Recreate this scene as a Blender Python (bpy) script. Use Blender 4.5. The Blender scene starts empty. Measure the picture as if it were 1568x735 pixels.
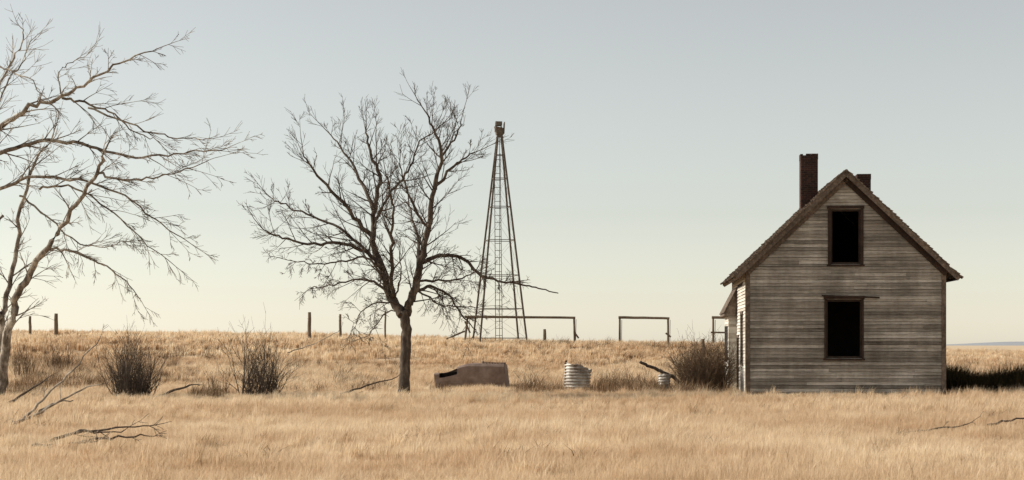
import bpy, math, random
import numpy as np
from mathutils import Vector, Matrix, noise as mnoise

random.seed(7); rng = np.random.default_rng(7)
scene = bpy.context.scene
F = 2430.0; CH = 2.02; HY = 528.0; CX = 784.0

def P(px, py, D):
    return Vector(((px-CX)/F*D, D, CH+(HY-py)/F*D))

# ---------------------------------------------------------------- terrain
RX = [-3000, -60, -32, -12, 0, 12, 24, 60, 3000]
RZ = [2.2, 2.55, 2.55, 2.4, 2.05, 1.85, 1.45, 1.0, 1.0]
def sstep(a, b, t):
    t = min(1, max(0, (t-a)/(b-a))); return t*t*(3-2*t)
def g(x, y):
    r = float(np.interp(x, RX, RZ))
    z = r*sstep(62, 100, y)
    z -= (r-0.3)*sstep(106, 190, y)
    n = mnoise.noise(Vector((x*0.06, y*0.06, 0)))*0.18 + mnoise.noise(Vector((x*0.25, y*0.25, 3)))*0.09
    f = 1.0 if y < 180 else max(0.0, 1-(y-180)/100)
    if 7.5 < x < 18 and 57 < y < 70: f *= 0.15
    return z + n*f

def link(o, parent=None):
    scene.collection.objects.link(o)
    if parent is not None: o.parent = parent
    return o
def empty(name, loc=(0, 0, 0), rz=0):
    e = bpy.data.objects.new(name, None); e.location = loc; e.rotation_euler = (0, 0, rz)
    e.empty_display_size = 0.3
    scene.collection.objects.link(e); return e

# ---------------------------------------------------------------- materials
def newmat(name):
    m = bpy.data.materials.new(name); m.use_nodes = True
    nt = m.node_tree; nt.nodes.clear()
    out = nt.nodes.new('ShaderNodeOutputMaterial')
    return m, nt, out
def N(nt, t, **kw):
    n = nt.nodes.new(t)
    for k, v in kw.items(): setattr(n, k, v)
    return n
def ramp(nt, fac, stops):
    r = N(nt, 'ShaderNodeValToRGB')
    el = r.color_ramp.elements
    while len(el) < len(stops): el.new(0.5)
    for e, (p, c) in zip(el, stops):
        e.position = p; e.color = (*c, 1)
    nt.links.new(fac, r.inputs[0]); return r.outputs[0]
def noisetex(nt, vec, scale, detail=4, rough=0.55, mapscale=None):
    if mapscale is not None:
        mp = N(nt, 'ShaderNodeMapping'); mp.inputs['Scale'].default_value = mapscale
        nt.links.new(vec, mp.inputs['Vector']); vec = mp.outputs[0]
    n = N(nt, 'ShaderNodeTexNoise'); n.inputs['Scale'].default_value = scale
    n.inputs['Detail'].default_value = detail; n.inputs['Roughness'].default_value = rough
    nt.links.new(vec, n.inputs['Vector']); return n.outputs['Fac']
def math_(nt, op, a, b):
    m = N(nt, 'ShaderNodeMath', operation=op)
    for i, v in enumerate((a, b)):
        if isinstance(v, (int, float)): m.inputs[i].default_value = v
        else: nt.links.new(v, m.inputs[i])
    return m.outputs[0]
def mixc(nt, fac, a, b, blend='MIX'):
    m = N(nt, 'ShaderNodeMixRGB', blend_type=blend)
    for i, v in enumerate((fac, a, b)):
        if isinstance(v, (int, float)): m.inputs[i].default_value = v
        elif isinstance(v, tuple): m.inputs[i].default_value = (*v, 1)
        else: nt.links.new(v, m.inputs[i])
    return m.outputs[0]
def finish(nt, out, col, rough=0.9, metal=0.0, bump=None, bd=0.02, spec=0.2):
    b = N(nt, 'ShaderNodeBsdfPrincipled')
    nt.links.new(col, b.inputs['Base Color'])
    b.inputs['Roughness'].default_value = rough; b.inputs['Metallic'].default_value = metal
    b.inputs['Specular IOR Level'].default_value = spec
    if bump is not None:
        bp = N(nt, 'ShaderNodeBump'); bp.inputs['Distance'].default_value = bd
        bp.inputs['Strength'].default_value = 0.8
        nt.links.new(bump, bp.inputs['Height']); nt.links.new(bp.outputs[0], b.inputs['Normal'])
    nt.links.new(b.outputs[0], out.inputs[0])

def mat_simple(name, stops, scale=6, rough=0.9, metal=0.0, mapscale=None, bd=0.01, coord='Object', spec=0.2):
    m, nt, out = newmat(name)
    tc = N(nt, 'ShaderNodeTexCoord').outputs[coord]
    n = noisetex(nt, tc, scale, 6, 0.65, mapscale)
    n2 = noisetex(nt, tc, scale*0.23, 3, 0.5)
    f = math_(nt, 'ADD', math_(nt, 'MULTIPLY', n, 0.6), math_(nt, 'MULTIPLY', n2, 0.4))
    c = ramp(nt, f, stops)
    finish(nt, out, c, rough, metal, n, bd, spec); return m

def mat_grass(name, stops, patch=(0.76, 0.64, 0.54), transl=0.35):
    m, nt, out = newmat(name)
    at = N(nt, 'ShaderNodeAttribute', attribute_name='tone').outputs['Fac']
    pos = N(nt, 'ShaderNodeNewGeometry').outputs['Position']
    n1 = noisetex(nt, pos, 0.5, 6, 0.7)
    n2 = noisetex(nt, pos, 0.07, 4, 0.6, (1, 2.2, 1))
    n3 = noisetex(nt, pos, 1.7, 4, 0.7)
    f = math_(nt, 'ADD', math_(nt, 'MULTIPLY', at, 0.4), math_(nt, 'MULTIPLY', n1, 0.35))
    f = math_(nt, 'ADD', f, math_(nt, 'MULTIPLY', n3, 0.3))
    c = ramp(nt, f, stops)
    pf = ramp(nt, n2, [(0.42, (0, 0, 0)), (0.60, (1, 1, 1))])
    c = mixc(nt, math_(nt, 'MULTIPLY', pf, 0.65), c, mixc(nt, 1.0, c, patch, 'MULTIPLY'))
    d = N(nt, 'ShaderNodeBsdfDiffuse'); t = N(nt, 'ShaderNodeBsdfTranslucent')
    nt.links.new(c, d.inputs[0]); nt.links.new(c, t.inputs[0])
    mx = N(nt, 'ShaderNodeMixShader'); mx.inputs[0].default_value = transl
    nt.links.new(d.outputs[0], mx.inputs[1]); nt.links.new(t.outputs[0], mx.inputs[2])
    nt.links.new(mx.outputs[0], out.inputs[0]); return m

M_grass = mat_grass('dry_grass', [(0.27, (0.38, 0.265, 0.16)), (0.5, (0.84, 0.665, 0.45)), (0.74, (0.96, 0.86, 0.67))], transl=0.47)
M_weed = mat_grass('dry_weeds', [(0.3, (0.10, 0.065, 0.04)), (0.5, (0.26, 0.18, 0.11)), (0.75, (0.48, 0.36, 0.24))], transl=0.15)
M_brush = mat_grass('brush', [(0.3, (0.018, 0.016, 0.01)), (0.6, (0.05, 0.04, 0.022)), (0.8, (0.13, 0.10, 0.055))], transl=0.1)
def mat_ground():
    m, nt, out = newmat('prairie_ground')
    pos = N(nt, 'ShaderNodeNewGeometry').outputs['Position']
    n1 = noisetex(nt, pos, 1.2, 8, 0.7); n2 = noisetex(nt, pos, 0.03, 4, 0.6)
    f = math_(nt, 'ADD', math_(nt, 'MULTIPLY', n1, 0.5), math_(nt, 'MULTIPLY', n2, 0.5))
    c = ramp(nt, f, [(0.3, (0.42, 0.30, 0.19)), (0.5, (0.60, 0.46, 0.31)), (0.7, (0.72, 0.58, 0.42))])
    finish(nt, out, c, 1.0, bump=n1, bd=0.1, spec=0.0); return m
M_ground = mat_ground()
M_bark_dark = mat_simple('bark_dark', [(0.3, (0.03, 0.021, 0.016)), (0.5, (0.09, 0.068, 0.052)), (0.7, (0.26, 0.215, 0.165))], 9, mapscale=(1, 1, 0.25), bd=0.03)
M_bark_light = mat_simple('bark_light', [(0.38, (0.06, 0.044, 0.033)), (0.5, (0.23, 0.19, 0.15)), (0.62, (0.56, 0.50, 0.41))], 5, mapscale=(1, 1, 0.5), bd=0.03)
M_twig_brown = mat_simple('twig_brown', [(0.3, (0.06, 0.038, 0.023)), (0.7, (0.20, 0.135, 0.085))], 3)
M_post = mat_simple('post_wood', [(0.3, (0.09, 0.065, 0.045)), (0.7, (0.26, 0.2, 0.14))], 8, mapscale=(2, 2, .3))
M_steel = mat_simple('weathered_steel', [(0.3, (0.06, 0.045, 0.035)), (0.6, (0.15, 0.125, 0.10)), (0.8, (0.26, 0.23, 0.19))], 4, rough=0.7)
M_rust = mat_simple('rust', [(0.3, (0.11, 0.075, 0.06)), (0.5, (0.22, 0.16, 0.13)), (0.7, (0.34, 0.265, 0.225))], 3, rough=0.85, bd=0.02)
M_galv = mat_simple('galvanized', [(0.36, (0.12, 0.08, 0.06)), (0.48, (0.38, 0.34, 0.29)), (0.62, (0.66, 0.63, 0.57))], 3, rough=0.55, metal=0.15, bd=0.005, spec=0.4)
M_trim = mat_simple('trim_wood', [(0.3, (0.05, 0.036, 0.028)), (0.5, (0.13, 0.098, 0.075)), (0.7, (0.28, 0.22, 0.17))], 5, mapscale=(2, 2, 2), bd=0.01)
M_trimdark = mat_simple('trim_wood_dark', [(0.3, (0.02, 0.013, 0.010)), (0.7, (0.07, 0.046, 0.035))], 5, bd=0.01)
M_inside = mat_simple('interior_shade', [(0.3, (0.015, 0.012, 0.01)), (0.7, (0.04, 0.03, 0.025))], 3)  # near-black colour stands in for the shade behind openings
M_shingle = mat_simple('shingles', [(0.3, (0.05, 0.035, 0.025)), (0.5, (0.14, 0.105, 0.08)), (0.7, (0.32, 0.26, 0.2))], 9, bd=0.02)
M_hill = mat_simple('hazy_hill', [(0.3, (0.30, 0.31, 0.33)), (0.7, (0.36, 0.37, 0.38))], 0.01)  # distance haze put into the colour as bluish grey

def mat_siding(name, stops):
    m, nt, out = newmat(name)
    tc = N(nt, 'ShaderNodeTexCoord').outputs['Object']
    at = N(nt, 'ShaderNodeAttribute', attribute_name='tone').outputs['Fac']
    s1 = noisetex(nt, tc, 1.0, 8, 0.75, (1.6, 1.6, 26))
    s2 = noisetex(nt, tc, 1.0, 5, 0.6, (0.55, 0.55, 0.7))
    s3 = noisetex(nt, tc, 1.0, 5, 0.6, (5, 5, 0.7))
    s4 = noisetex(nt, tc, 1.0, 6, 0.8, (6, 6, 60))
    f = math_(nt, 'MULTIPLY', at, 0.20)
    for s, w in ((s1, 0.40), (s2, 0.38), (s3, 0.10), (s4, 0.22)):
        f = math_(nt, 'ADD', f, math_(nt, 'MULTIPLY', s, w))
    c = ramp(nt, f, stops)
    finish(nt, out, c, 0.9, bump=s4, bd=0.008); return m
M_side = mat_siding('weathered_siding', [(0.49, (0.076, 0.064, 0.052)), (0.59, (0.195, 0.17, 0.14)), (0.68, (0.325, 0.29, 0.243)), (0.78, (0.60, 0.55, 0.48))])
M_sidelit = mat_siding('sunlit_painted_siding', [(0.42, (0.16, 0.11, 0.08)), (0.55, (0.45, 0.40, 0.33)), (0.7, (0.68, 0.64, 0.56))])  # pale paint with the left wall's sunlight put into the colour

def mat_brick():
    m, nt, out = newmat('old_brick')
    tc = N(nt, 'ShaderNodeTexCoord').outputs['Object']
    sx = N(nt, 'ShaderNodeSeparateXYZ'); nt.links.new(tc, sx.inputs[0])
    cb = N(nt, 'ShaderNodeCombineXYZ')
    nt.links.new(math_(nt, 'ADD', sx.outputs[0], sx.outputs[1]), cb.inputs[0]); nt.links.new(sx.outputs[2], cb.inputs[1])
    b = N(nt, 'ShaderNodeTexBrick'); nt.links.new(cb.outputs[0], b.inputs['Vector'])
    b.inputs['Scale'].default_value = 1.0
    b.inputs['Brick Width'].default_value = 0.22; b.inputs['Row Height'].default_value = 0.075
    b.inputs['Mortar Size'].default_value = 0.008
    b.inputs['Color1'].default_value = (0.075, 0.034, 0.028, 1); b.inputs['Color2'].default_value = (0.035, 0.02, 0.017, 1)
    b.inputs['Mortar'].default_value = (0.09, 0.07, 0.06, 1)
    n = noisetex(nt, tc, 5, 5, 0.6)
    c = mixc(nt, 0.6, b.outputs['Color'], ramp(nt, n, [(0.3, (0.35, 0.3, 0.3)), (0.7, (1.2, 1.1, 1.0))]), 'MULTIPLY')
    finish(nt, out, c, 0.95, bump=b.outputs['Fac'], bd=-0.01); return m
M_brick = mat_brick()

# ---------------------------------------------------------------- mesh builder
class MB:
    def __init__(s): s.v = []; s.f = []; s.t = []
    def tube(s, pts, rad, sides=5, cap=True):
        n = len(pts); base = len(s.v)
        up = Vector((0.31, 0.17, 0.93))
        for i in range(n):
            a = pts[max(0, i-1)]; b = pts[min(n-1, i+1)]
            d = (b-a)
            if d.length < 1e-6: d = Vector((0, 0, 1))
            d.normalize()
            if abs(d.dot(up)) > 0.97: up2 = Vector((1, 0, 0))
            else: up2 = up
            u = d.cross(up2).normalized(); w = d.cross(u)
            r = rad[i]; p = pts[i]
            for k in range(sides):
                an = 2*math.pi*k/sides
                q = p + u*(math.cos(an)*r) + w*(math.sin(an)*r)
                s.v.append((q.x, q.y, q.z)); s.t.append(0.5)
        for i in range(n-1):
            o = base+i*sides
            for k in range(sides):
                k2 = (k+1) % sides
                s.f.append((o+k, o+k2, o+sides+k2, o+sides+k))
        if cap:
            s.f.append(tuple(base+k for k in range(sides))[::-1])
            s.f.append(tuple(base+(n-1)*sides+k for k in range(sides)))
    def box(s, x0, x1, y0, y1, z0, z1, tone=0.5):
        s.hexa([(x0, y0, z0), (x1, y0, z0), (x1, y1, z0), (x0, y1, z0), (x0, y0, z1), (x1, y0, z1), (x1, y1, z1), (x0, y1, z1)], tone)
    def hexa(s, c, tone=0.5):
        b = len(s.v); s.v += [tuple(q) for q in c]; s.t += [tone]*8
        for f in ((0, 3, 2, 1), (4, 5, 6, 7), (0, 1, 5, 4), (1, 2, 6, 5), (2, 3, 7, 6), (3, 0, 4, 7)):
            s.f.append(tuple(b+i for i in f))
    def beam(s, a, b, w, h=None, tone=0.5):
        h = h or w; a = Vector(a); b = Vector(b); d = (b-a).normalized()
        up = Vector((0, 0, 1)) if abs(d.z) < 0.95 else Vector((0, 1, 0))
        u = d.cross(up).normalized()*w/2; v = u.cross(d).normalized()*h/2
        s.hexa([a-u-v, a+u-v, b+u-v, b-u-v, a-u+v, a+u+v, b+u+v, b-u+v], tone)
    def obj(s, name, mat, parent=None, smooth=False, loc=(0, 0, 0)):
        me = bpy.data.meshes.new(name); me.from_pydata(s.v, [], s.f); me.update()
        at = me.attributes.new('tone', 'FLOAT', 'POINT'); at.data.foreach_set('value', np.array(s.t, dtype=np.float32))
        if smooth: me.polygons.foreach_set('use_smooth', [True]*len(me.polygons))
        me.materials.append(mat)
        o = bpy.data.objects.new(name, me); o.location = loc
        return link(o, parent)

# ---------------------------------------------------------------- ground, hills
def build_ground():
    xs = list(np.arange(-70, 70.1, 1.0)); xs = [-6000, -3000, -1200, -600, -300, -180, -120, -90]+xs+[90, 120, 180, 300, 600, 1200, 3000, 6000]
    ys = [-300, -100, -40, 0]+list(np.arange(10, 200, 1.0))+[210, 230, 260, 300, 400, 600, 1000, 2000, 4000, 7000]
    v = [(x, y, g(x, y)) for y in ys for x in xs]; nx = len(xs); f = []
    for j in range(len(ys)-1):
        for i in range(nx-1):
            a = j*nx+i; f.append((a, a+1, a+1+nx, a+nx))
    me = bpy.data.meshes.new('ground'); me.from_pydata(v, [], f)
    me.polygons.foreach_set('use_smooth', [True]*len(f)); me.materials.append(M_ground)
    link(bpy.data.objects.new('ground', me))
build_ground()
def build_hills():
    v = []; f = []; n = 80
    for i in range(n+1):
        t = i/n; x = 1050+t*2600; h = 9*sstep(0, 0.12, t)*(1+0.35*mnoise.noise(Vector((t*6, 0, 0))))+0.3
        v += [(x, 3900, 0.1), (x, 4200, h), (x, 4600, 0.1)]
    for i in range(n):
        for k in range(2):
            a = i*3+k; f.append((a, a+3, a+4, a+1))
    me = bpy.data.meshes.new('hills'); me.from_pydata(v, [], f); me.materials.append(M_hill)
    link(bpy.data.objects.new('hills', me))
build_hills()

# ---------------------------------------------------------------- grass scatter
def patch_mesh(name, n, size, hmin, hmax, w, mat, lean=0.3, seed=0):
    r = np.random.default_rng(seed)
    bx = r.uniform(-size/2, size/2, n); by = r.uniform(-size/2, size/2, n)
    k = max(3, n//45); cx = r.uniform(-size/2, size/2, k); cy = r.uniform(-size/2, size/2, k); ci = r.integers(0, k, n)
    m = r.random(n) < 0.6
    bx = np.where(m, cx[ci]+r.normal(0, 0.06, n), bx); by = np.where(m, cy[ci]+r.normal(0, 0.06, n), by)
    ch = r.uniform(0.7, 1.3, k)
    h = r.uniform(hmin, hmax, n)*np.where(m, ch[ci], 0.8)
    a = r.uniform(0, 2*math.pi, n); ww = w*r.uniform(0.6, 1.3, n)
    la = r.uniform(0, 2*math.pi, n); l = np.abs(r.normal(0, lean, n))
    lx = np.cos(la)*l*h+0.15*h; ly = np.sin(la)*l*h
    ux = np.cos(a)*ww/2; uy = np.sin(a)*ww/2
    V = np.zeros((n, 5, 3))
    V[:, 0] = np.stack([bx-ux, by-uy, -0.06+0*h], 1); V[:, 1] = np.stack([bx+ux, by+uy, -0.06+0*h], 1)
    V[:, 2] = np.stack([bx+lx*.4+ux, by+ly*.4+uy, h*.6], 1); V[:, 3] = np.stack([bx+lx*.4-ux, by+ly*.4-uy, h*.6], 1)
    V[:, 4] = np.stack([bx+lx, by+ly, h*np.sqrt(np.clip(1-l*l*.5, .3, 1))], 1)
    verts = V.reshape(-1, 3)
    faces = []
    for i in range(n):
        b = i*5; faces.append((b, b+1, b+2, b+3)); faces.append((b+3, b+2, b+4))
    me = bpy.data.meshes.new(name); me.from_pydata(verts.tolist(), [], faces)
    tone = np.repeat(np.where(m, r.random(k)[ci]*.6+r.random(n)*.4, r.random(n)), 5)
    at = me.attributes.new('tone', 'FLOAT', 'POINT'); at.data.foreach_set('value', tone.astype(np.float32))
    me.materials.append(mat); return bpy.data.objects.new(name, me)

def scatter(name, pts, scl, coll, nvar, yaw=True):
    n = len(pts)
    me = bpy.data.meshes.new(name); me.from_pydata([tuple(p) for p in pts], [], [])
    r = np.zeros((n, 3), dtype=np.float32)
    if yaw: r[:, 2] = rng.uniform(-0.9, 0.9, n)+np.where(rng.random(n) < 0.5, 0, 0.5)
    a = me.attributes.new('rot', 'FLOAT_VECTOR', 'POINT'); a.data.foreach_set('vector', r.ravel())
    a = me.attributes.new('scl', 'FLOAT_VECTOR', 'POINT'); a.data.foreach_set('vector', np.array(scl, dtype=np.float32).ravel())
    a = me.attributes.new('idx', 'INT', 'POINT'); a.data.foreach_set('value', rng.integers(0, nvar, n).astype(np.int32))
    o = link(bpy.data.objects.new(name, me))
    ng = bpy.data.node_groups.new(name+'_gn', 'GeometryNodeTree')
    ng.interface.new_socket(name='Geometry', in_out='INPUT', socket_type='NodeSocketGeometry')
    ng.interface.new_socket(name='Geometry', in_out='OUTPUT', socket_type='NodeSocketGeometry')
    gi = ng.nodes.new('NodeGroupInput'); go = ng.nodes.new('NodeGroupOutput')
    ip = ng.nodes.new('GeometryNodeInstanceOnPoints'); ci = ng.nodes.new('GeometryNodeCollectionInfo')
    ci.inputs['Collection'].default_value = coll; ci.inputs['Separate Children'].default_value = True; ci.inputs['Reset Children'].default_value = True
    ip.inputs['Pick Instance'].default_value = True
    def na(nm, dt):
        q = ng.nodes.new('GeometryNodeInputNamedAttribute'); q.data_type = dt; q.inputs[0].default_value = nm; return q.outputs[0]
    L = ng.links.new
    L(gi.outputs[0], ip.inputs['Points']); L(ci.outputs[0], ip.inputs['Instance'])
    L(na('idx', 'INT'), ip.inputs['Instance Index']); L(na('rot', 'FLOAT_VECTOR'), ip.inputs['Rotation']); L(na('scl', 'FLOAT_VECTOR'), ip.inputs['Scale'])
    L(ip.outputs[0], go.inputs[0])
    md = o.modifiers.new('scatter', 'NODES'); md.node_group = ng
    return o

def fan_points(d0, d1, spacing, margin=5.0, jitter=0.5):
    out = []; y = d0
    while y < d1:
        hw = 0.33*y+margin; x = -hw
        while x < hw:
            out.append((x+random.uniform(-jitter, jitter)*spacing, y+random.uniform(-jitter, jitter)*spacing)); x += spacing
        y += spacing
    return out
HRZ = math.radians(-4.2)
HX, HYY = 8.864, 60.0
def in_house(x, y, m=0.25):
    dx = x-HX; dy = y-HYY; c = math.cos(-HRZ); s = math.sin(-HRZ)
    u = dx*c-dy*s; v = dx*s+dy*c
    return m < u < 7.38-m and m < v < 8-m
def mk_coll(name, specs):
    c = bpy.data.collections.new(name)
    for i, sp in enumerate(specs):
        c.objects.link(patch_mesh('%s_%02d' % (name, i), seed=i+len(name), **sp))
    return c
def hgt(x, y):
    n = mnoise.noise(Vector((x*0.12, y*0.12, 9)))
    n2 = mnoise.noise(Vector((x*0.6, y*0.6, 4)))
    return 1.0+0.35*n+0.4*n2
def do_grass(name, d0, d1, sp, coll, nvar, hs=1.0):
    pts = []; sc = []
    for x, y in fan_points(d0, d1, sp):
        if in_house(x, y): continue
        pts.append((x, y, g(x, y))); s = hgt(x, y)*random.uniform(.8, 1.2)*hs
        if 7 < x < 18 and 56 < y < 62: s *= 0.8
        sc.append((1, 1, s))
    scatter(name, pts, sc, coll, nvar)
cN = mk_coll('grass_near', [dict(n=2500, size=1.3, hmin=0.06, hmax=0.26, w=0.0055, mat=M_grass, lean=.75)]*6)
cM = mk_coll('grass_middle', [dict(n=1700, size=1.8, hmin=0.10, hmax=0.31, w=0.012, mat=M_grass, lean=.55)]*6)
cF = mk_coll('grass_distance', [dict(n=1100, size=3.0, hmin=0.14, hmax=0.36, w=0.026, mat=M_grass, lean=.4)]*5)
do_grass('prairie_grass', 17, 46, 0.85, cN, 6)
do_grass('prairie_grass', 46, 82, 1.2, cM, 6)
do_grass('prairie_grass', 82, 175, 2.0, cF, 5)
cT = mk_coll('bunch_tuft', [dict(n=110, size=0.22, hmin=0.2, hmax=0.44, w=0.007, mat=M_grass, lean=.45)]*5)
pts = []; sc = []
while len(pts) < 3800:
    y = 20+58*math.sqrt(random.random()); x = random.uniform(-1, 1)*(.33*y+5)
    if in_house(x, y, -.3): continue
    d = mnoise.noise(Vector((x*.18, y*.10, 21)))+.5*mnoise.noise(Vector((x*.7, y*.5, 11)))
    if random.random() > .35+1.3*d: continue
    if -3.6 < x < .2 and 58 < y < 68: continue
    q = random.uniform(.55, 1.15); pts.append((x, y, g(x, y))); sc.append((q*1.2, q*1.2, q))
scatter('bunch_grass', pts, sc, cT, 5)

cW = mk_coll('weed_tuft', [dict(n=60, size=0.6, hmin=0.3, hmax=0.8, w=0.014, mat=M_weed, lean=0.45)]*4)
pts = []; sc = []
def weeds_px(px0, px1, D0, D1, n, s=1.0):
    for i in range(n):
        D = random.uniform(D0, D1); x = (random.uniform(px0, px1)-CX)/F*D
        if in_house(x, D, -.1): continue
        pts.append((x, D, g(x, D))); q = random.uniform(.6, 1.1)*s; sc.append((1, 1, q))
weeds_px(300, 345, 56, 58, 10, 1.2); weeds_px(430, 600, 60, 80, 60, .8); weeds_px(640, 700, 60, 66, 6, .6)
weeds_px(790, 860, 60, 66, 26, 1.0); weeds_px(905, 1010, 61, 66, 70, 1.05); weeds_px(20, 160, 62, 80, 70, 1.1)
weeds_px(160, 420, 68, 90, 80, .9); weeds_px(780, 1100, 72, 95, 80, .7); weeds_px(0, 1568, 68, 98, 300, .6)
weeds_px(1145, 1450, 59.3, 59.7, 14, .45); weeds_px(0, 60, 55, 66, 30, 1.0); weeds_px(1000, 1110, 60, 63, 40, .9)
weeds_px(0, 1568, 25, 58, 110, .4)
scatter('dry_weeds', pts, sc, cW, 4)
cB = mk_coll('brush_tuft', [dict(n=190, size=0.7, hmin=0.35, hmax=0.95, w=0.022, mat=M_brush, lean=0.5)]*4)
pts = []; sc = []
for i in range(300):
    x = random.uniform(17.0, 24); y = random.uniform(59.6, 68)
    pts.append((x, y, g(x, y))); q = random.uniform(.8, 1.3)*(1.0+0.45*mnoise.noise(Vector((x*.9, y*.3, 0)))); sc.append((1, 1, q))
scatter('brush', pts, sc, cB, 4)

# ---------------------------------------------------------------- trees
def smooth_path(pts, sub=5, jit=0.0):
    out = []; n = len(pts)
    for i in range(n-1):
        p0 = pts[max(0, i-1)]; p1 = pts[i]; p2 = pts[i+1]; p3 = pts[min(n-1, i+2)]
        for k in range(sub):
            t = k/sub
            q = 0.5*((2*p1)+(p2-p0)*t+(2*p0-5*p1+4*p2-p3)*t*t+(3*p1-p0-3*p2+p3)*t**3)
            if jit and (i or k): q = q+Vector((random.gauss(0, jit), random.gauss(0, jit), random.gauss(0, jit)))
            out.append(q)
    out.append(pts[-1]); return out
def rvec():
    return Vector((random.gauss(0, 1), random.gauss(0, 1), random.gauss(0, 1))).normalized()
def grow(mb, p, d, L, r, level, up=0.1, rmin=0.007, wig=0.22, kids=(5, 4, 3), ang=(0.45, 1.0), sides=4):
    n = 5 if level > 0 else 3
    seg = L/n; pts = [p.copy()]; rad = [r]; dirs = [d.copy()]
    for i in range(n):
        d = (d+rvec()*wig+Vector((0, 0, up))).normalized()
        p = p+d*seg*random.uniform(.85, 1.15); pts.append(p.copy()); dirs.append(d.copy())
        rad.append(max(rmin*.7, r+(rmin*.7-r)*((i+1)/n)**0.8))
    mb.tube(pts, rad, sides if level > 1 else 3, cap=False)
    if level > 0:
        nk = kids[min(level-1, len(kids)-1)]
        nk = max(1, int(round(nk*random.uniform(.7, 1.3))))
        for k in range(nk):
            t = random.uniform(.12, .98)*n; i = min(n-1, int(t)); q = pts[i].lerp(pts[i+1], t-i)
            ax = dirs[i+1].cross(rvec()).normalized(); a = random.uniform(*ang)
            nd = (Matrix.Rotation(a, 3, ax) @ dirs[i+1]).normalized()
            grow(mb, q, nd, L*random.uniform(.35, .65)*(1.1-.4*t/n), max(rmin, rad[i]*.6), level-1, up, rmin, wig, kids, ang, sides)
def limb(mb, pp, D, r0, r1, depth=0.0, jit=0.03, sides=7, spawn=None, dstart=0.0):
    n = len(pp); ps = []
    for i, (x, y) in enumerate(pp):
        ps.append(P(x, y, D+dstart+depth*(i/(n-1))**1.1))
    path = smooth_path(ps, 5, jit); m = len(path)
    rad = [r0+(r1-r0)*(i/(m-1))**0.85 for i in range(m)]
    mb.tube(path, rad, sides)
    if spawn:
        dens, L, level, t0, kw = spawn
        acc = 0
        for i in range(1, m):
            sl = (path[i]-path[i-1]).length; acc += sl*dens
            while acc > 1:
                acc -= 1
                t = i/(m-1)
                if t < t0: continue
                d = (path[i]-path[i-1]).normalized()
                ax = d.cross(rvec()).normalized(); a = random.uniform(*kw.get('a0', (.5, 1.2)))
                nd = (Matrix.Rotation(a, 3, ax) @ d).normalized()
                q = path[i-1].lerp(path[i], random.random())
                k2 = {k: v for k, v in kw.items() if k != 'a0'}
                grow(mb, q, nd, L*random.uniform(.4, 1.3)*(1-.35*t), max(.01, min(rad[i]*.5, .032)), level, **k2)
        k2 = {k: v for k, v in kw.items() if k != 'a0'}
        grow(mb, path[-1], (path[-1]-path[-2]).normalized(), L*.8, r1, level, **k2)

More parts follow.
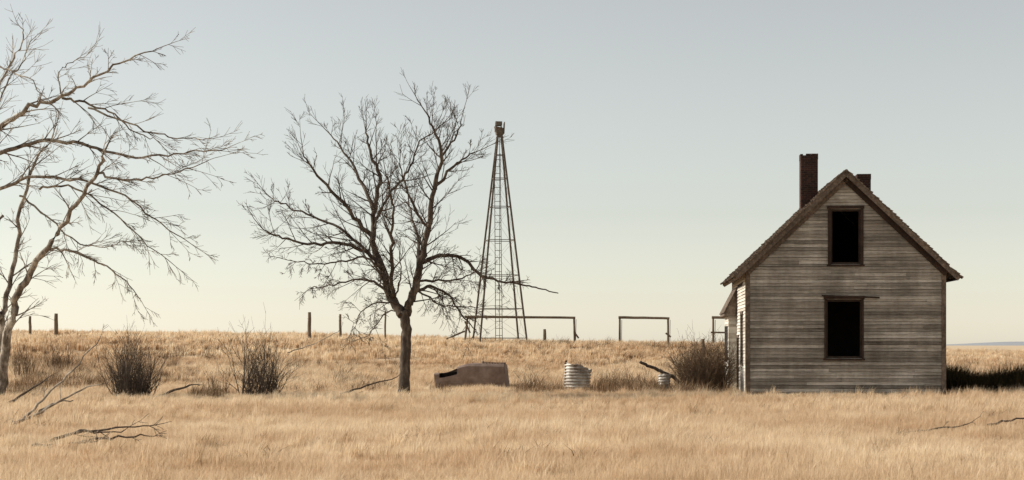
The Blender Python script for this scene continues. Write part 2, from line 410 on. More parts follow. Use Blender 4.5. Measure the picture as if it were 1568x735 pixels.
def build_main_tree():
    random.seed(11)
    mb = MB(); D = 58.4; K = dict(up=0.06, rmin=0.007, kids=(4, 4, 4), wig=.08, ang=(.35, .85), a0=(.45, 1.05))
    KL = dict(up=-0.02, rmin=0.0072, kids=(5, 4, 4), wig=.11, ang=(.4, 1.0))
    base = P(618, 616, D)
    path = smooth_path([base, P(620, 560, D), P(622, 512, D), P(619, 476, D)], 6, .012)
    rr = [.25-.05*min(1, i/5)-.015*(i/len(path)) for i in range(len(path))]; rr[0] = .31
    mb.tube(path, rr, 12)
    sp = (3.8, 1.6, 2, .1, K); sp2 = (4.5, 1.15, 2, .06, KL)
    A = [
     ([(616, 482), (598, 455), (586, 415), (571, 370), (573, 320), (580, 270), (566, 230), (560, 200)], .19, .03, 1.2, sp),
     ([(587, 412), (560, 385), (520, 372), (470, 373), (425, 362), (402, 350)], .09, .02, -1.6, sp),
     ([(572, 368), (542, 332), (508, 292), (476, 256), (464, 232)], .10, .02, -1.0, sp),
     ([(573, 320), (550, 272), (528, 232), (502, 202)], .08, .018, 1.8, sp),
     ([(622, 482), (633, 450), (645, 400), (655, 350), (664, 290), (676, 240), (664, 200), (652, 172)], .18, .025, -.8, sp),
     ([(663, 295), (690, 258), (712, 242), (730, 232)], .07, .018, 1.0, sp),
     ([(645, 402), (680, 390), (712, 398), (738, 422), (780, 432)], .09, .035, -.8, sp2),
     ([(635, 446), (660, 438), (690, 455), (712, 488), (728, 508)], .07, .015, .8, sp2),
     ([(596, 452), (572, 432), (545, 428), (505, 438), (478, 440)], .06, .015, 1.2, sp2),
     ([(576, 335), (600, 292), (626, 262), (640, 222), (672, 195)], .07, .018, 1.6, sp),
     ([(655, 350), (635, 320), (618, 280), (612, 250)], .06, .018, -1.6, sp),
     ([(560, 384), (520, 350), (470, 328), (430, 312), (414, 302)], .06, .016, 1.6, sp),
     ([(590, 430), (560, 395), (530, 400), (490, 405), (450, 400)], .05, .015, -2.6, sp2),
     ([(676, 240), (700, 205), (706, 185)], .05, .015, -.7, sp),
     ([(640, 420), (640, 370), (630, 330), (625, 300)], .08, .02, 3.4, sp),
     ([(600, 455), (600, 400), (600, 350), (600, 300), (590, 262)], .09, .02, -3.0, sp),
     ([(610, 465), (580, 462), (555, 478), (540, 500)], .04, .012, -1, sp2),
     ([(612, 470), (590, 480), (575, 500), (562, 515)], .03, .012, 1, sp2),
     ([(640, 430), (680, 430), (720, 420), (735, 400)], .05, .015, 2.6, sp2),
     ([(605, 455), (615, 420), (612, 390)], .04, .012, -1.4, sp2),
     ([(638, 440), (670, 465), (700, 470), (735, 470)], .04, .012, -1.8, sp2),
    ]
    for i, (pp, r0, r1, dp, s) in enumerate(A):
        limb(mb, pp, D, r0, r1, dp, .03, 8, s)
    limb(mb, [(779, 432), (805, 437), (830, 443), (855, 449)], D-.8, .04, .02, 0, .01, 5)
    mb.obj('bare_tree', M_bark_dark, smooth=True)
build_main_tree()

def build_left_tree():
    random.seed(5)
    mb = MB(); D = 56.0; K = dict(up=-0.03, rmin=0.0078, kids=(3, 4), wig=.11, ang=(.3, .8), a0=(.3, .85))
    sp = (1.8, 1.6, 2, .15, K); sp1 = (2.6, 1.5, 2, .15, K); sp0 = (2.6, 1.3, 1, .2, dict(K, up=.05, kids=(5, 4)))
    A = [
     ([(2, 622), (6, 560), (14, 500), (28, 450), (52, 408), (72, 378), (110, 325), (150, 262), (158, 235)], .19, .045, -1.5, sp),
     ([(-4, 600), (2, 500), (14, 440), (26, 370), (38, 290), (60, 240), (78, 215)], .13, .03, 1.0, sp),
     ([(-120, 330), (-60, 235), (0, 195), (45, 165), (95, 148), (135, 125), (185, 95), (240, 75)], .13, .018, -1.0, sp1),
     ([(95, 150), (130, 158), (175, 175), (205, 200), (240, 215)], .05, .015, 1.0, sp1),
     ([(-100, 330), (-50, 255), (0, 236), (60, 215), (125, 220), (185, 238), (245, 240), (300, 232), (345, 228)], .11, .014, .8, sp1),
     ([(135, 165), (190, 185), (240, 205), (290, 212), (325, 212)], .04, .012, -.8, sp0),
     ([(-90, 350), (-40, 305), (0, 290), (55, 271), (120, 276), (180, 292), (235, 335), (285, 368)], .09, .014, -1.6, sp1),
     ([(60, 290), (105, 285), (165, 320), (215, 365), (262, 402)], .045, .012, .4, sp1),
     ([(72, 380), (110, 385), (150, 400), (185, 425), (212, 455)], .055, .013, .6, sp1),
     ([(150, 265), (190, 275), (235, 272), (275, 262), (320, 245)], .05, .013, -1.0, sp1),
     ([(-80, 330), (-40, 240), (-10, 150), (15, 100), (35, 60), (30, 40)], .08, .015, 1.4, sp0),
     ([(-60, 250), (-20, 190), (10, 130), (35, 90), (50, 60)], .05, .013, 2.0, sp0),
     ([(-20, 120), (0, 105), (40, 120), (80, 160)], .04, .012, -2, sp0),
     ([(95, 148), (90, 115), (110, 95), (135, 82)], .03, .01, .6, sp0),
     ([(0, 490), (-60, 420), (-120, 330), (-180, 260)], .16, .06, .5, sp),
     ([(30, 300), (70, 330), (110, 365), (150, 378), (190, 370)], .04, .012, -1.8, sp1),
     ([(5, 330), (-20, 400), (-40, 450)], .05, .015, 1, sp1),
     ([(-5, 480), (-50, 380), (-90, 340)], .14, .11, -.3, None),
    ]
    for pp, r0, r1, dp, s in A: limb(mb, pp, D, r0, r1, dp, .035, 8, s)
    mb.obj('bare_tree', M_bark_light, smooth=True)
build_left_tree()

def shrub(name, px, py, D, w, h, n, mat, level=1, r=.014, tall=0, up=.12, kids=(3, 4)):
    mb = MB(); c = P(px, py, D); c.z = g(c.x, c.y)-.05
    for i in range(n):
        a = random.uniform(0, 2*math.pi); q = math.sqrt(random.random())*w*.3
        p = c+Vector((math.cos(a)*q, math.sin(a)*q, 0))
        o = Vector((math.cos(a), math.sin(a), 0))*random.uniform(-.2, .7)
        d = (Vector((0, 0, 1))+o*(w/h)*.6+rvec()*.2).normalized()
        L = h*random.uniform(.35, 1.05)*(1-.25*o.length)
        if i < tall: L *= 1.4
        grow(mb, p, d, L, r*random.uniform(.7, 1.4), level, up=up, rmin=.005, wig=.16, kids=kids, ang=(.3, 1.0))
    return mb.obj(name, mat)
shrub('bare_shrub', 203, 615, 57.5, 2.3, 2.3, 160, M_bark_dark, 1, .018, kids=(6, 4), up=.06)
shrub('bare_shrub', 402, 617, 57.2, 1.8, 2.1, 100, M_bark_dark, 1, .016, kids=(6, 4), up=.06)
shrub('bare_shrub', 388, 617, 57.4, 1.6, 2.5, 12, M_bark_dark, 2, .026, tall=5)
shrub('bare_shrub', 340, 617, 58.2, 1.4, 1.1, 30, M_twig_brown, 1, .01)
shrub('bare_shrub', 1080, 606, 62.3, 2.6, 2.1, 450, M_twig_brown, 2, .013, kids=(3, 3), up=.03)
shrub('bare_shrub', 965, 600, 64, 1.6, 1.0, 90, M_twig_brown, 1, .011)
shrub('bare_shrub', 935, 600, 66, 1.3, 1.0, 60, M_twig_brown, 1, .011)
shrub('bare_shrub', 90, 560, 76, 2.2, 1.5, 60, M_twig_brown, 1, .012)
shrub('bare_shrub', 35, 560, 72, 1.6, 1.7, 40, M_twig_brown, 1, .012)
shrub('bare_shrub', 805, 600, 63, .9, 1.1, 26, M_twig_brown, 1, .01)

def fallen(name, limbs, mat, lvl=1):
    mb = MB(); K = dict(up=0.02, rmin=0.006, kids=(3, 3))
    for pp, D, r0, r1, dens in limbs:
        limb(mb, pp, D, r0, r1, random.uniform(-.5, .5), .015, 6, (dens, .55, lvl, .2, K) if dens else None)
    mb.obj(name, mat, smooth=True)
fallen('fallen_branch', [([(-60, 690), (0, 661), (40, 638), (72, 606), (112, 566), (152, 520)], 38, .05, .014, .8),
                         ([(0, 662), (55, 634), (95, 612), (140, 591)], 38, .045, .016, .6), ([(60, 630), (85, 616), (112, 613)], 38, .03, .014, .0)], M_bark_light)
fallen('fallen_branch', [([(-20, 632), (0, 626), (28, 608), (66, 584)], 50, .07, .03, .5)], M_bark_dark)
fallen('fallen_branch', [([(-40, 710), (0, 697), (55, 682), (105, 666), (165, 657), (228, 652)], 30, .055, .012, 1.5),
                         ([(50, 684), (110, 678), (170, 669), (222, 667)], 29.5, .045, .012, 1.5),
                         ([(0, 698), (60, 690), (100, 680), (140, 677)], 28.8, .045, .012, 1.2),
                         ([(90, 670), (125, 661), (150, 663), (190, 659)], 30.2, .03, .01, 1.2)], M_bark_dark)
fallen('fallen_branch', [([(488, 622), (520, 605), (560, 591), (606, 578)], 57.5, .06, .018, .5), ([(520, 620), (535, 610), (556, 600)], 57.4, .035, .014, .0)], M_bark_dark)
fallen('fallen_branch', [([(198, 620), (230, 612), (262, 600), (294, 589)], 56, .09, .03, .5)], M_bark_dark)
fallen('fallen_branch', [([(1366, 667), (1400, 662), (1440, 656), (1478, 650)], 35, .035, .014, .8), ([(1512, 651), (1540, 644), (1580, 638)], 36, .035, .014, .8)], M_bark_dark)
fallen('fallen_branch', [([(1032, 578), (1012, 568), (995, 561), (980, 554)], 64, .08, .06, 0), ([(1032, 578), (1045, 590)], 64, .08, .06, 0)], M_bark_dark)
fallen('fallen_branch', [([(440, 540), (470, 530), (500, 518), (520, 505)], 80, .03, .01, .5)], M_bark_light)

# ---------------------------------------------------------------- farmhouse
house = empty('wooden_farmhouse', (HX, HYY, 0.0), HRZ)
W, DP, PEAK, SL = 7.38, 8.0, 8.48, 0.953
def roofz(x): return PEAK-SL*abs(x-W/2)
EV = roofz(0)
def subtract(a, b, ops, z0, z1):
    iv = [(a, b)]
    for (u0, u1, w0, w1) in ops:
        if z1 <= w0+1e-4 or z0 >= w1-1e-4: continue
        nv = []
        for (p, q) in iv:
            if u1 <= p or u0 >= q: nv.append((p, q)); continue
            if u0 > p: nv.append((p, u0))
            if u1 < q: nv.append((u1, q))
        iv = nv
    return iv
def wall(name, length, gable, mapf, ops, mat, exposure=0.125, missing=0.01, zmin=0.12):
    sid = MB(); back = MB()
    def lim(z):
        if not gable or z <= EV: return 0.0, length
        h = (z-EV)/SL; return min(h, length/2), max(length-h, length/2)
    top = PEAK if gable else EV
    zs = [zmin]
    cuts = sorted(set([o[2] for o in ops]+[o[3] for o in ops]+([EV] if gable else [])))
    while zs[-1] < top-0.02:
        nx = zs[-1]+exposure*random.uniform(.97, 1.03)
        for c in cuts:
            if zs[-1]+.03 < c < nx+.035: nx = c; break
        zs.append(min(nx, top-.004))
    for z0, z1 in zip(zs[:-1], zs[1:]):
        l0, r0 = lim(z0); l1, r1 = lim(z1)
        for (a, b) in subtract(l0, r0, ops, z0, z1):
            xs = [a]
            while xs[-1] < b-.01:
                nx = xs[-1]+random.uniform(1.5, 4.5)
                if b-nx < .6: nx = b
                xs.append(nx)
            row = random.random()
            for p, q in zip(xs[:-1], xs[1:]):
                t = min(1, max(0, .6*row+.4*random.random()))
                p1 = max(p, l1) if p == l0 else max(p, min(l1, q)); q1 = min(q, r1) if q == r0 else min(q, max(r1, p1))
                if q1 < p1: q1 = p1
                if random.random() < missing: continue
                ou = .030+random.uniform(-.003, .014); gp = random.uniform(.003, .016); s2 = random.gauss(0, .004)  # gap bares dark backing as the shadow line under each board
                G = .002
                c = [mapf(p+G, -ou, z0+gp+s2), mapf(q-G, -ou, z0+gp-s2), mapf(q-G, .0, z0+gp), mapf(p+G, .0, z0+gp),
                     mapf(p1+G, -.006, z1), mapf(q1-G, -.006, z1), mapf(q1-G, .0, z1), mapf(p1+G, .0, z1)]
                sid.hexa(c, t)
    bz = sorted(set([0.0, top-.01]+cuts+list(np.arange(.5, top-.05, .5))))
    for z0, z1 in zip(bz[:-1], bz[1:]):
        l0, r0 = lim(z0); l1, r1 = lim(z1)
        for (a, b) in subtract(l0, r0, ops, z0, z1):
            a1 = max(a, l1); b1 = min(b, r1)
            if b1 < a1: a1 = b1 = (a1+b1)/2
            back.hexa([mapf(a, .003, z0), mapf(b, .003, z0), mapf(b, .11, z0), mapf(a, .11, z0), mapf(a1, .003, z1), mapf(b1, .003, z1), mapf(b1, .11, z1), mapf(a1, .11, z1)])
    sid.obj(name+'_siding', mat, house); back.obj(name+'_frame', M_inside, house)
random.seed(21)
fops = [(3.15, 4.25, 5.06, 7.12), (2.98, 4.30, 1.52, 3.72)]
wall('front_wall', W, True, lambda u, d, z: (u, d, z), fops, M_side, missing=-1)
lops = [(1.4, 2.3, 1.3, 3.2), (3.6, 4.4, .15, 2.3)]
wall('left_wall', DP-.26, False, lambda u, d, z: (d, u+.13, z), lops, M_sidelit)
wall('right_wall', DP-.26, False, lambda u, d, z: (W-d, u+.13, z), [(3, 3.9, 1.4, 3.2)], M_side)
wall('back_wall', W, True, lambda u, d, z: (u, DP-d, z), [(1.5, 2.4, 1.4, 3.2), (5, 5.9, 1.4, 3.2)], M_side)
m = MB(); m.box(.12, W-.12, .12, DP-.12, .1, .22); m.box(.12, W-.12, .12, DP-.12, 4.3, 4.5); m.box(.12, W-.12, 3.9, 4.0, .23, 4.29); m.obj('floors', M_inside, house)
m = MB(); m.box(.02, W-.02, .015, DP-.015, -.3, .1); m.obj('foundation', M_post, house)
m = MB()
m.box(-.035, .13, -.05, -.003, .08, EV+.05, .4); m.box(W-.13, W+.035, -.05, -.003, .08, EV+.05, .2)
m.obj('corner_boards', M_trim, house)
m = MB(); m.box(-.04, -.002, -.002, .12, .08, EV, .4); m.box(W+.002, W+.04, -.002, .12, .08, EV, .4); m.box(-.03, .0, DP-.12, DP, .08, EV); m.obj('side_corner_boards', M_trim, house)
def window(u0, u1, z0, z1, nm, sash=True, sag=0.0, wside=.11):
    m = MB()
    m.box(u0-wside, u0-.002, -.06, .1, z0-.02, z1+.02); m.box(u1+.002, u1+wside, -.06, .1, z0-.02, z1+.02)
    m.hexa([(u0-wside-.03, -.075, z1+.023), (u1+wside+.03, -.075, z1+.023+sag), (u1+wside+.03, .1, z1+.023+sag), (u0-wside-.03, .1, z1+.023),
            (u0-wside-.03, -.075, z1+.14), (u1+wside+.03, -.075, z1+.14+sag), (u1+wside+.03, .1, z1+.14+sag), (u0-wside-.03, .1, z1+.14)])
    m.box(u0-wside-.04, u1+wside+.04, -.09, .1, z0-.08, z0-.023)
    m.obj(nm+'_frame', M_trimdark, house)
    if sash:
        m = MB(); y0, y1 = .03, .07
        m.box(u0, u0+.06, y0, y1, z0, z1); m.box(u1-.06, u1, y0, y1, z0, z1)
        m.box(u0+.061, u1-.061, y0, y1, z1-.07, z1-.001); m.box(u0+.061, u1-.061, y0, y1, z0, z0+.07)
        m.obj(nm+'_sash', M_trimdark, house)
window(3.15, 4.25, 5.06, 7.12, 'upper_window')
window(2.98, 4.30, 1.52, 3.72, 'lower_window', wside=.07)
m = MB(); m.beam((2.8, -.1, 3.87), (4.95, -.1, 3.79), .04, .06); m.obj('drip_board', M_trimdark, house)
m = MB()
for (a, b, z0, z1) in lops:
    a += .13; b += .13
    m.box(-.06, .1, a-.1, a-.002, z0, z1); m.box(-.06, .1, b+.002, b+.1, z0, z1); m.box(-.07, .1, a-.12, b+.12, z1+.003, z1+.12); m.box(-.08, .1, a-.12, b+.12, z0-.06, z0-.003)
m.obj('side_frames', M_trim, house)
OF, OB = .32, .3
def slope(side):
    OV = .42 if side == 'L' else .5
    sh = MB(); bo = MB(); sg = -1 if side == 'L' else 1
    nrm = Vector((sg*math.sin(math.atan(SL)), 0, math.cos(math.atan(SL))))
    dn = Vector((sg*math.cos(math.atan(SL)), 0, -math.sin(math.atan(SL))))
    top = Vector((W/2, 0, PEAK+.02)); LEN = (W/2+OV)/math.cos(math.atan(SL))
    def pt(s, y, h): q = top+dn*s+nrm*h; return (q.x, y, q.z)
    def slab(mm, s0, s1, y0, y1, h0, h1, h2=None, tone=.5):
        h2 = h1 if h2 is None else h2
        mm.hexa([pt(s0, y0, h0), pt(s1, y0, h0), pt(s1, y1, h0), pt(s0, y1, h0), pt(s0, y0, h1), pt(s1, y0, h2), pt(s1, y1, h2), pt(s0, y1, h1)], tone)
    slab(bo, .0, LEN-.03, -OF+.03, DP+OB-.03, .0, .05)
    bo.obj('roof_boards_'+side, M_trim, house)
    s = 0.0; ex = .17
    while s < LEN:
        y = -OF-.02
        while y < DP+OB:
            w = random.uniform(.12, .34)
            if random.random() > .035:
                e = random.gauss(0, .018); lift = abs(random.gauss(0, .018))
                slab(sh, s, min(s+ex+.07+e, LEN+.05+e), (y if y > -OF else y+random.uniform(-.04, .03)), min(y+w-.006, DP+OB), .052, .062, .095+lift, random.random())
            y += w
        s += ex
    sh.obj('roof_shingles_'+side, M_shingle, house)
    m = MB()
    q = lambda s, h, y: pt(s, y, h)
    m.hexa([q(.0, -.30, -.10), q(LEN-.45, -.30, -.10), q(LEN-.45, -.30, -.062), q(.0, -.30, -.062), q(.0, -.004, -.10), q(LEN-.45, -.004, -.10), q(LEN-.45, -.004, -.062), q(.0, -.004, -.062)])
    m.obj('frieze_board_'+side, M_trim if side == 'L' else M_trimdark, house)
    m = MB()
    m.hexa([q(.0, -.13, -OF-.0), q(LEN, -.13, -OF-.0), q(LEN, -.13, -OF+.025), q(.0, -.13, -OF+.025), q(.0, .05, -OF), q(LEN, .05, -OF), q(LEN, .05, -OF+.025), q(.0, .05, -OF+.025)])
    for k in range(6):
        s0 = .5+k*(LEN-1)/5
        m.hexa([q(s0, -.10, -OF+.03), q(s0+.08, -.10, -OF+.03), q(s0+.08, -.10, -.12), q(s0, -.10, -.12), q(s0, -.004, -OF+.03), q(s0+.08, -.004, -OF+.03), q(s0+.08, -.004, -.12), q(s0, -.004, -.12)])
    m.hexa([q(LEN-.04, -.12, -OF+.03), q(LEN-.01, -.12, -OF+.03), q(LEN-.01, -.12, DP+OB), q(LEN-.04, -.12, DP+OB), q(LEN-.04, -.002, -OF+.03), q(LEN-.01, -.002, -OF+.03), q(LEN-.01, -.002, DP+OB), q(LEN-.04, -.002, DP+OB)])
    m.obj('rake_board_'+side, M_trim, house)
slope('L'); slope('R')
m = MB()
y = -OF
while y < DP+OB:
    w = random.uniform(.25, .5); zz = PEAK+.09+random.uniform(-.01, .02)
    m.hexa([(W/2-.16, y, zz-.13), (W/2+.16, y, zz-.13), (W/2+.16, y+w, zz-.13), (W/2-.16, y+w, zz-.13), (W/2-.03, y, zz+.03), (W/2+.03, y, zz+.03), (W/2+.03, y+w, zz+.02), (W/2-.03, y+w, zz+.02)]); y += w+.01
m.obj('ridge_cap', M_shingle, house)
def chimney(x, y, w, d, z0, z1, nm):
    m = MB(); m.box(x-w/2, x+w/2, y-d/2, y+d/2, z0, z1-.24)
    for c in range(3):
        zz = z1-.238+c*.078; xx = x-w/2-.012
        while xx < x+w/2-.05:
            l = min(.2, x+w/2+.012-xx)
            for yy in (y-d/2-.012, y+d/2-.09):
                if c < 2 or random.random() < .8: m.box(xx+.004, xx+l-.004, yy, yy+.1, zz, zz+.072)
            xx += .205
        m.box(x-w/2-.01, x-w/2+.09, y-d/2+.09, y+d/2-.092, zz, zz+.072); m.box(x+w/2-.09, x+w/2+.01, y-d/2+.09, y+d/2-.092, zz, zz+.072)
    for i in range(60):
        zz = z0+1+random.random()*(z1-z0-1.3); xx = x-w/2+random.random()*(w-.2)
        m.box(xx, xx+.2, y-d/2-random.uniform(.003, .014), y-d/2+.05, zz, zz+.068)
    m.obj(nm, M_brick, house)
chimney(2.66, 3.0, .66, .6, 6.0, 9.56, 'chimney')
chimney(5.3, 6.5, .55, .55, 6.0, 9.12, 'rear_chimney')
m = MB()
for k in range(26):
    z0 = .12+k*.12
    m.hexa([(-.37, 5.0, z0), (-.012, 5.0, z0), (-.012, 7.5, z0), (-.37, 7.5, z0), (-.355, 5.01, z0+.118), (-.012, 5.01, z0+.118), (-.012, 7.49, z0+.118), (-.355, 7.49, z0+.118)], random.random())
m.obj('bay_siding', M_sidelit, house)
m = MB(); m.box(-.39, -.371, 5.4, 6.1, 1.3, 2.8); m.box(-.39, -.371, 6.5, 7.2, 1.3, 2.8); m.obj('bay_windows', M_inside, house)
m = MB()
m.hexa([(-.56, 4.75, 3.2), (-.03, 4.75, 3.2), (-.03, 7.75, 3.2), (-.56, 7.75, 3.2), (-.54, 4.75, 3.3), (-.03, 4.75, 4.3), (-.03, 7.75, 4.3), (-.54, 7.75, 3.3)])
for k in range(24):
    y = 4.72+k*.127; m.beam((-.58, y, 3.31), (-.03, y, 4.36), .11, .03)
m.obj('bay_roof', M_shingle, house)

# ---------------------------------------------------------------- windmill tower
WD = 95.0; wx = (765-CX)/F*WD; wz = g(wx, WD)
wm = empty('windmill_tower', (wx, WD, wz), math.radians(10))
TH = 14.45-wz; S0, S1 = 1.42, .13
def leg(k, z):
    t = z/TH; s = S0+(S1-S0)*t; sx, sy = ((-1, -1), (1, -1), (1, 1), (-1, 1))[k]
    return Vector((sx*s, sy*s, z))
m = MB()
for k in range(4): m.beam(leg(k, -.3), leg(k, TH), .10)
m.obj('legs', M_steel, wm)
m = MB(); zl = [.35, 2.1, 4.1, 6.2, 8.2, 9.9, 11.3]
for i, z in enumerate(zl):
    for k in range(4): m.beam(leg(k, z), leg((k+1) % 4, z), .04)
m.obj('girts', M_steel, wm)
m = MB()
for z0, z1 in zip(zl[:-1], zl[1:]):
    for k in range(4):
        m.beam(leg(k, z0), leg((k+1) % 4, z1), .009); m.beam(leg((k+1) % 4, z0), leg(k, z1), .009)
m.obj('cross_bracing', M_steel, wm)
m = MB()
def lad(z, o):
    t = z/TH; s = S0+(S1-S0)*t; return Vector((-.28+o+.1*t, -s-.05, z))
m.beam(lad(.2, -.2), lad(TH-1, -.17), .035); m.beam(lad(.2, .2), lad(TH-1, .17), .035)
z = .5
while z < TH-1.2: m.beam(lad(z, -.2), lad(z, .2), .03); z += .42
m.obj('ladder', M_steel, wm)
m = MB(); m.tube([Vector((0, 0, 0)), Vector((0, 0, TH))], [.018, .018], 6); m.obj('pump_rod', M_steel, wm)
m = MB()
m.hexa([(-.2, -.2, TH), (.2, -.2, TH), (.2, .2, TH), (-.2, .2, TH), (-.15, -.15, TH+.12), (.15, -.15, TH+.12), (.15, .15, TH+.12), (-.15, .15, TH+.12)])
m.hexa([(-.2, -.2, TH+.13), (.2, -.2, TH+.13), (.2, .2, TH+.13), (-.2, .2, TH+.13), (-.30, -.3, TH+.62), (.2, -.3, TH+.5), (.2, .25, TH+.62), (-.3, .25, TH+.66)])
m.box(-.24, .12, -.22, .2, TH+.68, TH+.92); m.tube([Vector((.02, 0, TH+.5)), Vector((.02, -.5, TH+.55))], [.07, .05], 8)
m.obj('gearbox', M_steel, wm)
m = MB(); m.beam((.25, 0, TH+.2), (.3, .1, TH+.9), .05, .3); m.beam((-.3, -.1, TH+.3), (-.22, .05, TH+.95), .04, .1); m.obj('folded_vane', M_post, wm)

# ---------------------------------------------------------------- corral rails + posts
def rail(x0, x1, zt, legs, extra=None, D=95.0):
    m = MB(); X = lambda p: (p-CX)/F*D
    Z = lambda py: CH+(HY-py)/F*D
    m.tube(smooth_path([Vector((X(x0), D, Z(zt))), Vector((X((x0+x1)/2), D, Z(zt)-.02)), Vector((X(x1), D, Z(zt+1.5)))], 3, .005), [.085, .085, .08, .08, .075, .075, .075], 7)
    for lx, lean in legs:
        x = X(lx); m.tube([Vector((x+lean, D, g(x, D)-.3)), Vector((x, D, Z(zt)-.02))], [.07, .06], 6)
        m.beam((x+.12, D-.04, Z(zt)-.15), (x+.1, D-.04, g(x, D)+.1), .03, .03)
    if extra:
        for a, b in extra: m.beam((X(a[0]), D-.1, Z(a[1])), (X(b[0]), D-.1, Z(b[1])), .06, .1)
    return m.obj('hitching_rail', M_post)
rail(712, 881, 485, [(716, -.2), (879, .05)], [((684, 519), (712, 507)), ((712, 492), (720, 510)), ((879, 508), (886, 518))])
rail(947, 1025, 486, [(949, 0), (1023, 0)], [((1019, 510), (1027, 516))])
rail(1090, 1165, 486, [(1092, 0), (1160, 0)], [((1088, 509), (1160, 510))])
def post(px, top, w, D=95.0, lean=0.0):
    x = (px-CX)/F*D; zt = CH+(HY-top)/F*D; zb = g(x, D)-.3
    m = MB(); k = 5
    m.tube([Vector((x+lean*(1-i/k)+random.gauss(0, .008), D, zb+(zt-zb)*i/k)) for i in range(k+1)], [w*.55, w*.52, w*.5, w*.5, w*.48, w*.42], 8)
    m.beam((x-w*.5, D-w*.5, zt-.4), (x+w*.5, D-w*.5, zt-.38), .02)
    m.obj('fence_post', M_post)
for a in ((46, 484, .17), (86, 480, .24), (474, 478, .23), (521, 481, .17), (590, 476, .12), (834, 504, .2), (1076, 519, .22, 86, .1)): post(*a)

# ---------------------------------------------------------------- rusted metal tank: flat-sided, tapering to the left, cut open there
def tank():
    D = 67.0; x0 = (668-CX)/F*D; L = 110/F*D; zb = CH+(HY-588)/F*D
    e = empty('rusted_tank', (x0, D, zb), math.radians(-6))
    sec = [(-.60, None), (-.62, .0), (-.63, .3), (-.63, .58), (-.62, .88), (-.56, .985), (-.3, 1.0), (0, 1.01), (.3, 1.0), (.56, .985), (.62, .88), (.63, .4), (.62, 0), (.60, None)]
    mb = MB(); n = 28; k = len(sec)-1; idx = {}
    H = lambda t: .47+.40*sstep(0.05, .5, t)-.04*max(0, t-.5)
    for i in range(n+1):
        t = i/n; h = H(t)
        for j, (yy, fz) in enumerate(sec):
            z = -.35 if fz is None else h*fz
            dent = .022*mnoise.noise(Vector((t*8, j*.6, 2)))
            sk = -.12*(z/.5) if t > .99 else (.10*(.5-z)/.5 if t < .01 else 0)
            idx[i, j] = len(mb.v); mb.v.append((t*L+sk*.5, yy+dent, z+dent)); mb.t.append(.5)
    for i in range(n):
        t = i/n
        for j in range(k):
            if .04 < t < .30 and 3 <= j <= 8: continue
            if .60 < t < .66 and 6 <= j <= 7: continue
            mb.f.append((idx[i, j], idx[i+1, j], idx[i+1, j+1], idx[i, j+1]))
    mb.f.append(tuple(idx[n, j] for j in range(k+1))); mb.f.append(tuple(idx[0, j] for j in range(k, -1, -1)))
    o = mb.obj('shell', M_rust, e, smooth=False); s = o.modifiers.new('th', 'SOLIDIFY'); s.thickness = .02; s.offset = -1
    m = MB(); m.hexa([(.1, .40, -.2), (L*.34, .40, -.2), (L*.34, .46, -.2), (.1, .46, -.2), (.1, .40, .44), (L*.34, .40, .54), (L*.34, .46, .54), (.1, .46, .44)])  # dark sheets inside the cut opening, painting its shade
    m.box(.1, L*.34, -.5, .39, -.1, .12); m.obj('opening_shade', M_inside, e)
    m = MB()
    for q in range(7):
        xx = L*(.72+.04*q); m.beam((xx, -.30+random.uniform(-.1, .1), .77), (xx+random.uniform(-.06, .06), -.25, .87+random.uniform(0, .07)), .06, .03)
    m.beam((L*.68, -.3, .90), (L*.98, -.3, .89), .03, .04)
    m.beam((L*.02, -.645, .05), (L*.98, -.645, .10), .02, .035)
    m.tube([Vector((L*.66, -.1, .81)), Vector((L*.66, -.1, .97))], [.05, .05], 8)
    m.obj('rim_and_seam', M_rust, e)
tank()

def barrel(px, D, w, h, tilt, amp, waves, jag, zb):
    x = (px-CX)/F*D; e = empty('corrugated_barrel', (x, D, zb)); e.rotation_euler = (math.radians(-3), tilt, .3)
    mb = MB(); seg = 40; rows = waves*8
    for i in range(rows+1):
        t = i/rows
        for k in range(seg):
            a = 2*math.pi*k/seg
            top = h*(1-jag*(.5+.5*math.cos(a-.2))-jag*.9*(mnoise.noise(Vector((math.cos(a)*2.5, math.sin(a)*2.5, 1)))))
            z = min(t*h, top); r = w/2+amp*math.sin(2*math.pi*waves*z/h)+.07*mnoise.noise(Vector((math.cos(a)*1.5, math.sin(a)*1.5, z*1.5)))
            mb.v.append((math.cos(a)*r*(1+.03*t), math.sin(a)*r, z)); mb.t.append(.5)
    for i in range(rows):
        for k in range(seg):
            k2 = (k+1) % seg; mb.f.append((i*seg+k, i*seg+k2, (i+1)*seg+k2, (i+1)*seg+k))
    o = mb.obj('corrugated_shell', M_galv, e, smooth=True); s = o.modifiers.new('th', 'SOLIDIFY'); s.thickness = .008
    m = MB()
    m.tube([Vector((0, 0, .02)), Vector((0, 0, .1))], [w/2-.07]*2, 20); m.obj('bottom', M_rust, e)
    return e
D = 64; zb = CH+(HY-604)/F*D
e = barrel(884, 64, 1.06, 1.26, math.radians(2), .026, 10, .22, zb)
m = MB()
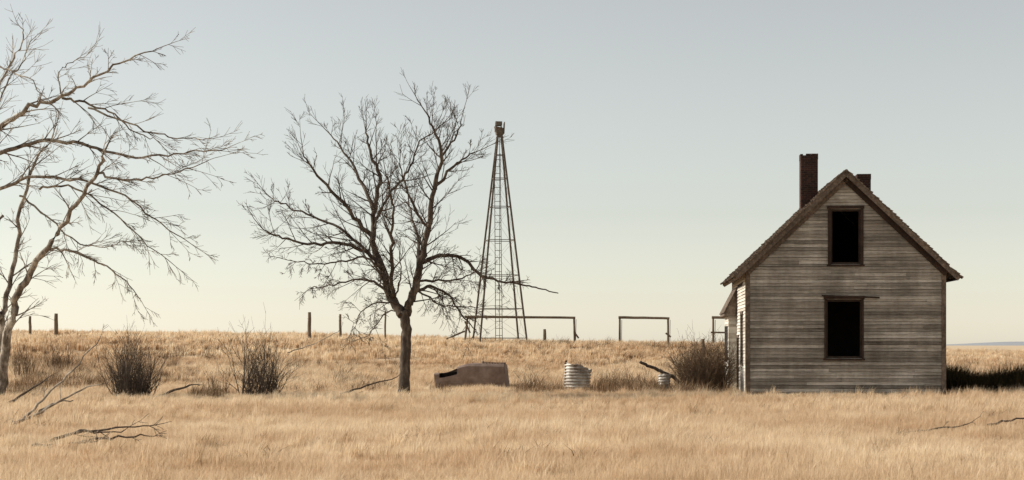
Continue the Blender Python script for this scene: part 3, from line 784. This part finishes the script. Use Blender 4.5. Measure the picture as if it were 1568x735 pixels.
m.tube(smooth_path([Vector((-.55, .0, 1.24)), Vector((-.1, -.38, 1.10)), Vector((.53, -.05, .95))], 4), [.035]*9, 6)
m.beam((-.53, -.05, .3), (-.5, .0, 1.36), .06, .04)
m.obj('bent_hoop', M_trimdark, e)
barrel(1019, 62.3, .48, .9, math.radians(-2), .018, 8, .06, CH+(HY-607)/F*62.3)

# ---------------------------------------------------------------- camera, light, world
cam = bpy.data.cameras.new('camera'); co = bpy.data.objects.new('camera', cam); scene.collection.objects.link(co)
co.location = (0, 0, CH); co.rotation_euler = (math.radians(90), 0, 0)
cam.sensor_width = 36; cam.lens = F/1568*36; cam.shift_y = (HY-367.5)/1568; cam.clip_end = 20000; cam.clip_start = .1
scene.camera = co

EL = math.radians(33); AZ = Vector((-0.985, 0.17, 0)).normalized()
sd = AZ*math.cos(EL)+Vector((0, 0, math.sin(EL)))
sun = bpy.data.lights.new('sun', 'SUN'); sun.energy = 5.0; sun.angle = math.radians(.5); sun.color = (1, .94, .85)
so = bpy.data.objects.new('sun', sun); scene.collection.objects.link(so); so.location = (-40, 20, 40)
so.rotation_euler = sd.to_track_quat('Z', 'Y').to_euler()
w = bpy.data.worlds.new('World'); scene.world = w; w.use_nodes = True; nt = w.node_tree; nt.nodes.clear()
out = N(nt, 'ShaderNodeOutputWorld'); bg = N(nt, 'ShaderNodeBackground'); sky = N(nt, 'ShaderNodeTexSky')
sky.sky_type = 'NISHITA'; sky.sun_disc = False; sky.sun_elevation = EL; sky.sun_rotation = math.atan2(AZ.x, AZ.y)
sky.air_density = 1.0; sky.dust_density = 0.3; sky.ozone_density = 1.0
hs = N(nt, 'ShaderNodeHueSaturation'); hs.inputs['Saturation'].default_value = .37
nt.links.new(sky.outputs[0], hs.inputs['Color'])
c = mixc(nt, 1.0, hs.outputs[0], (1.04, 1.005, .915), 'MULTIPLY')
nt.links.new(c, bg.inputs[0]); bg.inputs[1].default_value = .128
nt.links.new(bg.outputs[0], out.inputs[0])
scene.view_settings.view_transform = 'Standard'; scene.view_settings.look = 'None'; scene.view_settings.exposure = 0
